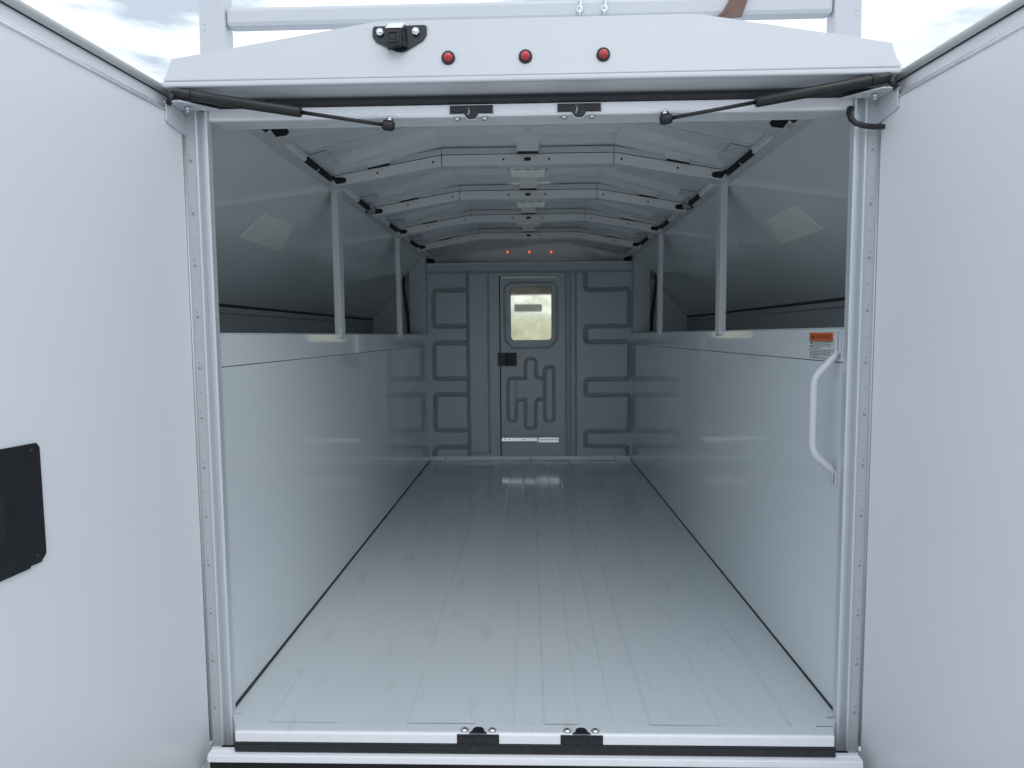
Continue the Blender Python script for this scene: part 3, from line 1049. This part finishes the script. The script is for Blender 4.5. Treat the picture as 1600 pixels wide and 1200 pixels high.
# ------------------------------------------------------------------ rear doors
DA = rad(4.8)
for s_ in (-1, 1):
    H = Vector((s_ * .692, -.004, 0))
    U = Vector((s_ * math.sin(DA), -math.cos(DA), 0))
    Nn = Vector((-s_ * math.cos(DA), -math.sin(DA), 0))     # toward the opening

    def P(u, n_, z):
        return H + U * u + Nn * n_ + Vector((0, 0, z))
    UW = .655
    c = MB()
    prof_ = [(-.040, -.100), (-.006, -.100), (.000, -.094), (.000, 1.2470), (-.0010, 1.2492), (-.0070, 1.2530), (-.0075, 1.2560), (-.0090, 1.2580), (-.0175, 1.2625), (-.0190, 1.2650),
             (-.0190, 1.2900), (-.040, 1.2900)]
    c.prism([P(.004, a, b) for a, b in prof_], U * UW, DOORW)
    dr_ = c.build('rear_door', T, bevel=.0015, label='left rear door swung open with a black latch plate' if s_ < 0 else 'right rear door swung open with a plain inner face')
    c = MB()
    c.tube([P(.004, -.0125, 1.2945), P(.20, -.0125, 1.2947), P(.45, -.0125, 1.2945), P(UW, -.0125, 1.2945)], .0075, GSEAL, 14)
    c.tube([P(.004, -.0170, 1.2880), P(UW, -.0170, 1.2880)], .0020, RUBBER, 8)
    c.build('door_seal', dr_)
    c = MB()
    c.tube([P(.03, .0006, 1.2492), P(UW, .0006, 1.2492)], .0030, FRAMEW, 10)  # added white beads imitate the sky highlight along the crease
    c.tube([P(.05, -.0055, 1.2575), P(UW, -.0055, 1.2575)], .0018, FRAMEW, 8)
    c.build('crease_highlight', dr_)
    # hinge bracket: plate on the door, tab with bolt over the jamb
    c = MB()
    pp = [(.057, 1.2625), (.060, 1.2290), (.052, 1.2245), (.000, 1.2165), (-.006, 1.2200), (-.006, 1.2440), (-.002, 1.2540), (.004, 1.2625)]
    c.prism([P(a, .0012, b) for a, b in pp], Nn * .0030, WHITE)
    tab = [(.7000, -.060), (.6660, -.064), (.6400, -.040), (.6100, -.008), (.6300, -.0100), (.6690, -.0100), (.6880, -.0100)]
    c.prism([(s_ * x, y, 1.2628) for x, y in tab], (0, 0, .0030), WHITE)
    br = c.build('hinge_bracket', dr_, bevel=.0010)
    c = MB()
    c.tube([(s_ * .665, -.035, 1.2620), (s_ * .665, -.035, 1.2560)], .0062, ZINC, 6)
    c.tube([(s_ * .665, -.035, 1.2560), (s_ * .665, -.035, 1.2520)], .0035, ZINC, 8)
    c.tube([(s_ * .640, -.022, 1.2627), (s_ * .640, -.022, 1.2618)], .0060, LABEL, 12)
    c.build('bracket_bolt', dr_)
    for a, b in ((.040, 1.247), (.020, 1.232), (.006, 1.242)):
        c = MB()
        c.dome(P(a, .0042, b), Nn, .0030, .0016, HINGE, 10, 3)
        c.build('bracket_rivet', dr_)
    if s_ < 0:
        c = MB()
        lp = [(.402, .6580), (.397, .6510), (.3965, .4910), (.402, .4845), (.404, .4840), (.405, .4800), (.425, .4800), (.426, .4770), (.560, .4750), (.566, .4830), (.566, .6530), (.560, .6600)]
        c.prism([P(a, .0005, b) for a, b in lp], Nn * .0035, BLACK)
        lt = c.build('latch_plate', dr_, bevel=.0012)
        for a, b in ((.412, .648), (.412, .492), (.552, .648), (.552, .492)):
            c = MB()
            c.dome(P(a, .004, b), Nn, .0032, .0016, RUBBER, 10, 3)
            c.build('latch_screw', dr_)
        c = MB()
        c.prism([P(a, .0040, b) for a, b in ((.475, .60), (.54, .60), (.54, .53), (.475, .53))], Nn * .012, RUBBER)
        c.build('latch_handle', dr_)
    # outer handle on the far face keeps the door a door from outside
    c = MB()
    c.prism([P(a, -.040, b) for a, b in ((.50, .60), (.60, .60), (.60, .52), (.50, .52))], -Nn * .012, BLACK)
    c.build('outer_handle', dr_, bevel=.003)

# gas struts
for s_ in (-1, 1):
    A = Vector((s_ * .6790, -.056, 1.2815 if s_ < 0 else 1.2850))
    B = Vector((s_ * .2720, -.012, 1.2270 if s_ < 0 else 1.2300))
    D = (B - A)
    c = MB()
    c.tube([A + D * .075, A + D * .085, A + D * .575, A + D * .585], [.0085, .0100, .0100, .0080], STRUTM, 20)
    st = c.build('gas_strut', T, label='left black gas strut' if s_ < 0 else 'right black gas strut')
    c = MB()
    c.tube([A + D * .58, B], .0036, STRUTM, 12)
    c.build('strut_rod', st)
    c = MB()
    c.tube([A - D * .012, A, A + D * .07, A + D * .078], [.006, .0098, .0098, .007], STRUTM, 16)
    c.tube([A + Vector((-s_ * .0, -.004, -.004)), A + Vector((s_ * .012, -.004, -.022))], .0055, BLACK, 10)
    c.build('strut_socket', st)
    c = MB()
    dn = D.normalized()
    for q0, q1, r_ in ((-.014, .010, .0105),):
        c.tube([B + dn * q0, B + dn * (q0 + .004), B + dn * (q1 - .004), B + dn * q1], [.007, r_, r_, .007], BLACK, 8)
    c.build('strut_end', st)
    c = MB()
    c.tube([B + Vector((0, 0, .008)), B + Vector((0, .006, .0175))], .0045, ALU, 10)
    c.tube([B + Vector((0, .004, .0125)), B + Vector((0, .0045, .0150))], .0085, ALU, 14)
    c.build('ball_stud', st)

# black cable loop over the right jamb
c = MB()
pts_ = [(.640, .004, 1.2500), (.6300, -.010, 1.2440), (.6245, -.020, 1.2320), (.6265, -.026, 1.2190), (.6340, -.030, 1.2100), (.6470, -.032, 1.2050), (.6620, -.030, 1.2035), (.6760, -.026, 1.2040), (.6900, -.020, 1.2060)]
c.tube(pts_, .0052, RUBBER, 12)
c.build('cable_loop', T)

# grab handle on the right wall
c = MB()
hx = .6440
HY = .044
hp = [(hx, HY, .8050), (hx, HY, .7700), (hx - .004, HY, .7600), (hx - .010, HY, .7540), (.606, HY, .7230), (.600, HY, .7120), (.598, HY, .7000), (.598, HY, .5720), (.601, HY, .5600), (.608, HY, .5480),
      (hx - .010, HY, .5260), (hx - .004, HY, .5200), (hx, HY, .5120), (hx, HY, .4880)]
c.tube(hp, [.0045, .0045, .0060, .0074] + [.0078] * 6 + [.0074, .0060, .0045, .0045], WHITE, 16)
gh = c.build('grab_handle', T)
for z0, z1 in ((.765, .810), (.486, .520)):
    c = MB()
    c.prism([(.6495, .034, z0), (.6495, .054, z0), (.6495, .054, z1), (.6495, .034, z1)], (-.006, 0, 0), WHITE)
    c.box(.6415, .6432, .0375, .0395, z0 + .006, z1 - .006, RIVET)
    c.build('handle_foot', gh, bevel=.002)

# warning decal on the right wall
c = MB()
xd = .6494
y0, y1, z0, z1 = .072, .194, .7525, .8105          # y1 is farther in: the left side of the decal as seen
c.box(xd - .0002, xd, y0, y1, z0, z1, LABEL)
dc = c.build('warning_decal', T, label='white decal with orange warning band and lines of small print')
c = MB()
c.box(xd - .0004, xd - .00021, y0 + .002, y1 - .002, z1 - .019, z1 - .001, ORANGE)
c.build('decal_band', dc)
c = MB()
e = xd - .0006
c.box(e, e + .00015, y0 + .001, y1 - .001, z1 - .0205, z1 - .0192, INK)
c.box(e, e + .00015, y0 + .001, y1 - .001, z0 + .018, z0 + .0190, INK)
c.box(e, e + .00015, y0 + .001, y1 - .001, z0 + .0005, z0 + .0015, INK)
for k, zz in enumerate((.0355, .0315, .0275, .0235, .0145, .0110, .0075, .0040)):
    ln = {3: .45, 7: .35}.get(k, .93)
    c.box(e, e + .00015, y1 - .018 - (y1 - y0 - .022) * ln, y1 - .018, z0 + zz - .0004, z0 + zz + .0007, INK)
for zz in (.034, .026):
    c.prism([(e, y1 - .013 + .005 * math.cos(rad(a)), z0 + zz + .0024 * math.sin(rad(a))) for a in range(0, 360, 45)], (.00015, 0, 0), INK)
c.box(e, e + .00015, y1 - .012, y1 - .009, z0 + .003, z0 + .016, INK)
c.prism([(e, y1 - .030, z1 - .015), (e, y1 - .014, z1 - .015), (e, y1 - .022, z1 - .005)], (.00015, 0, 0), INK)
c.build('decal_print', dc)
cu = bpy.data.curves.new('warning_word', 'FONT')
cu.body = 'WARNING'
cu.size = .0125
cu.space_character = 1.1
tx = bpy.data.objects.new('tmp', cu)
COL.objects.link(tx)
dg = bpy.context.evaluated_depsgraph_get()
me = bpy.data.meshes.new_from_object(tx.evaluated_get(dg))
bpy.data.objects.remove(tx)
me.materials.clear()
me.materials.append(INK)
wo = bpy.data.objects.new('decal_word', me)
COL.objects.link(wo)
wo.parent = dc
# text x axis -> -Y (reads left to right from inside), text y -> +Z, facing -X
wo.matrix_basis = Matrix(((0, 0, -1, e), (-1.25, 0, 0, y1 - .034), (0, 1, 0, z1 - .0145), (0, 0, 0, 1)))

# ------------------------------------------------------------------ roof rack
c = MB()
c.box(-.646, .646, .103, .135, 1.4760, 1.5190, WHITE)
rk = c.build('rack_crossbar', T, bevel=.010)
for s_ in (-1, 1):
    c = MB()
    xo = .7045
    c.prism([(s_ * .6455, .10, 1.315), (s_ * xo, .10, 1.315), (s_ * (xo - .004), .10, 1.60), (s_ * (xo - .012), .10, 1.64), (s_ * (xo - .022), .10, 1.655), (s_ * .6465, .10, 1.655)], (0, .040, 0), WHITE)
    po = c.build('rack_post', T, bevel=.002)
    for z in (1.470, 1.482):
        c = MB()
        c.dome((s_ * .690, .10, z), (0, -1, 0), .0028, .0012, HINGE, 10, 3)
        c.build('post_rivet', po)
for yy in (1.4, 2.7):
    c = MB()
    c.box(-.646, .646, yy, yy + .032, 1.476, 1.519, WHITE)
    c.build('rack_crossbar', T, bevel=.01)

# things hung over the crossbar
c = MB()
cx = .4300
q = [(.398, 1.4680), (.412, 1.4660), (.452, 1.4700), (.462, 1.5000), (.470, 1.5260), (.436, 1.5260), (.422, 1.4985), (.408, 1.4760)]
c.prism([(x, .0950, z) for x, z in q], (0, .003, 0), BROWN)
c.prism([(.436, .0950, 1.5225), (.470, .0950, 1.5225), (.470, .0950, 1.5255), (.436, .0950, 1.5255)], (0, .046, 0), BROWN)
q2 = [(.404, 1.4640), (.445, 1.4660), (.460, 1.4820), (.470, 1.5250), (.436, 1.5250), (.420, 1.4860)]
c.prism([(x, .1380, z) for x, z in q2], (0, .003, 0), BROWN)
c.prism([(.3960, .0930, 1.4690), (.4010, .0930, 1.4640), (.4250, .0930, 1.4830), (.4210, .0930, 1.4870)], (0, .002, 0), BROWN)
tag(c.build('webbing_strap', bevel=.0008), 'brown webbing strap draped over the white roof rack crossbar', 'strap')
for i, x in enumerate((.1135, .1655)):
    c = MB()
    c.tube([(x, .0985, 1.470), (x, .0985, 1.489), (x + .002, .0985, 1.500), (x + .002, .100, 1.5225), (x + .002, .118, 1.5240), (x + .002, .140, 1.5220), (x + .002, .140, 1.48)], .0026, ZINC, 10)
    a = [(x + .0055 * math.cos(t), .0985 - .001, 1.494 + .006 * math.sin(t)) for t in [k * math.pi / 6 for k in range(13)]]
    c.tube(a, .0016, ALU, 8, caps=False)
    tag(c.build('tie_down_hook'), ['silver tie-down hook over the rack crossbar, the one nearer the middle', 'silver tie-down hook over the rack crossbar, the one nearer the brown strap'][i],
        'hook', 'tie-down hooks on the rack crossbar')
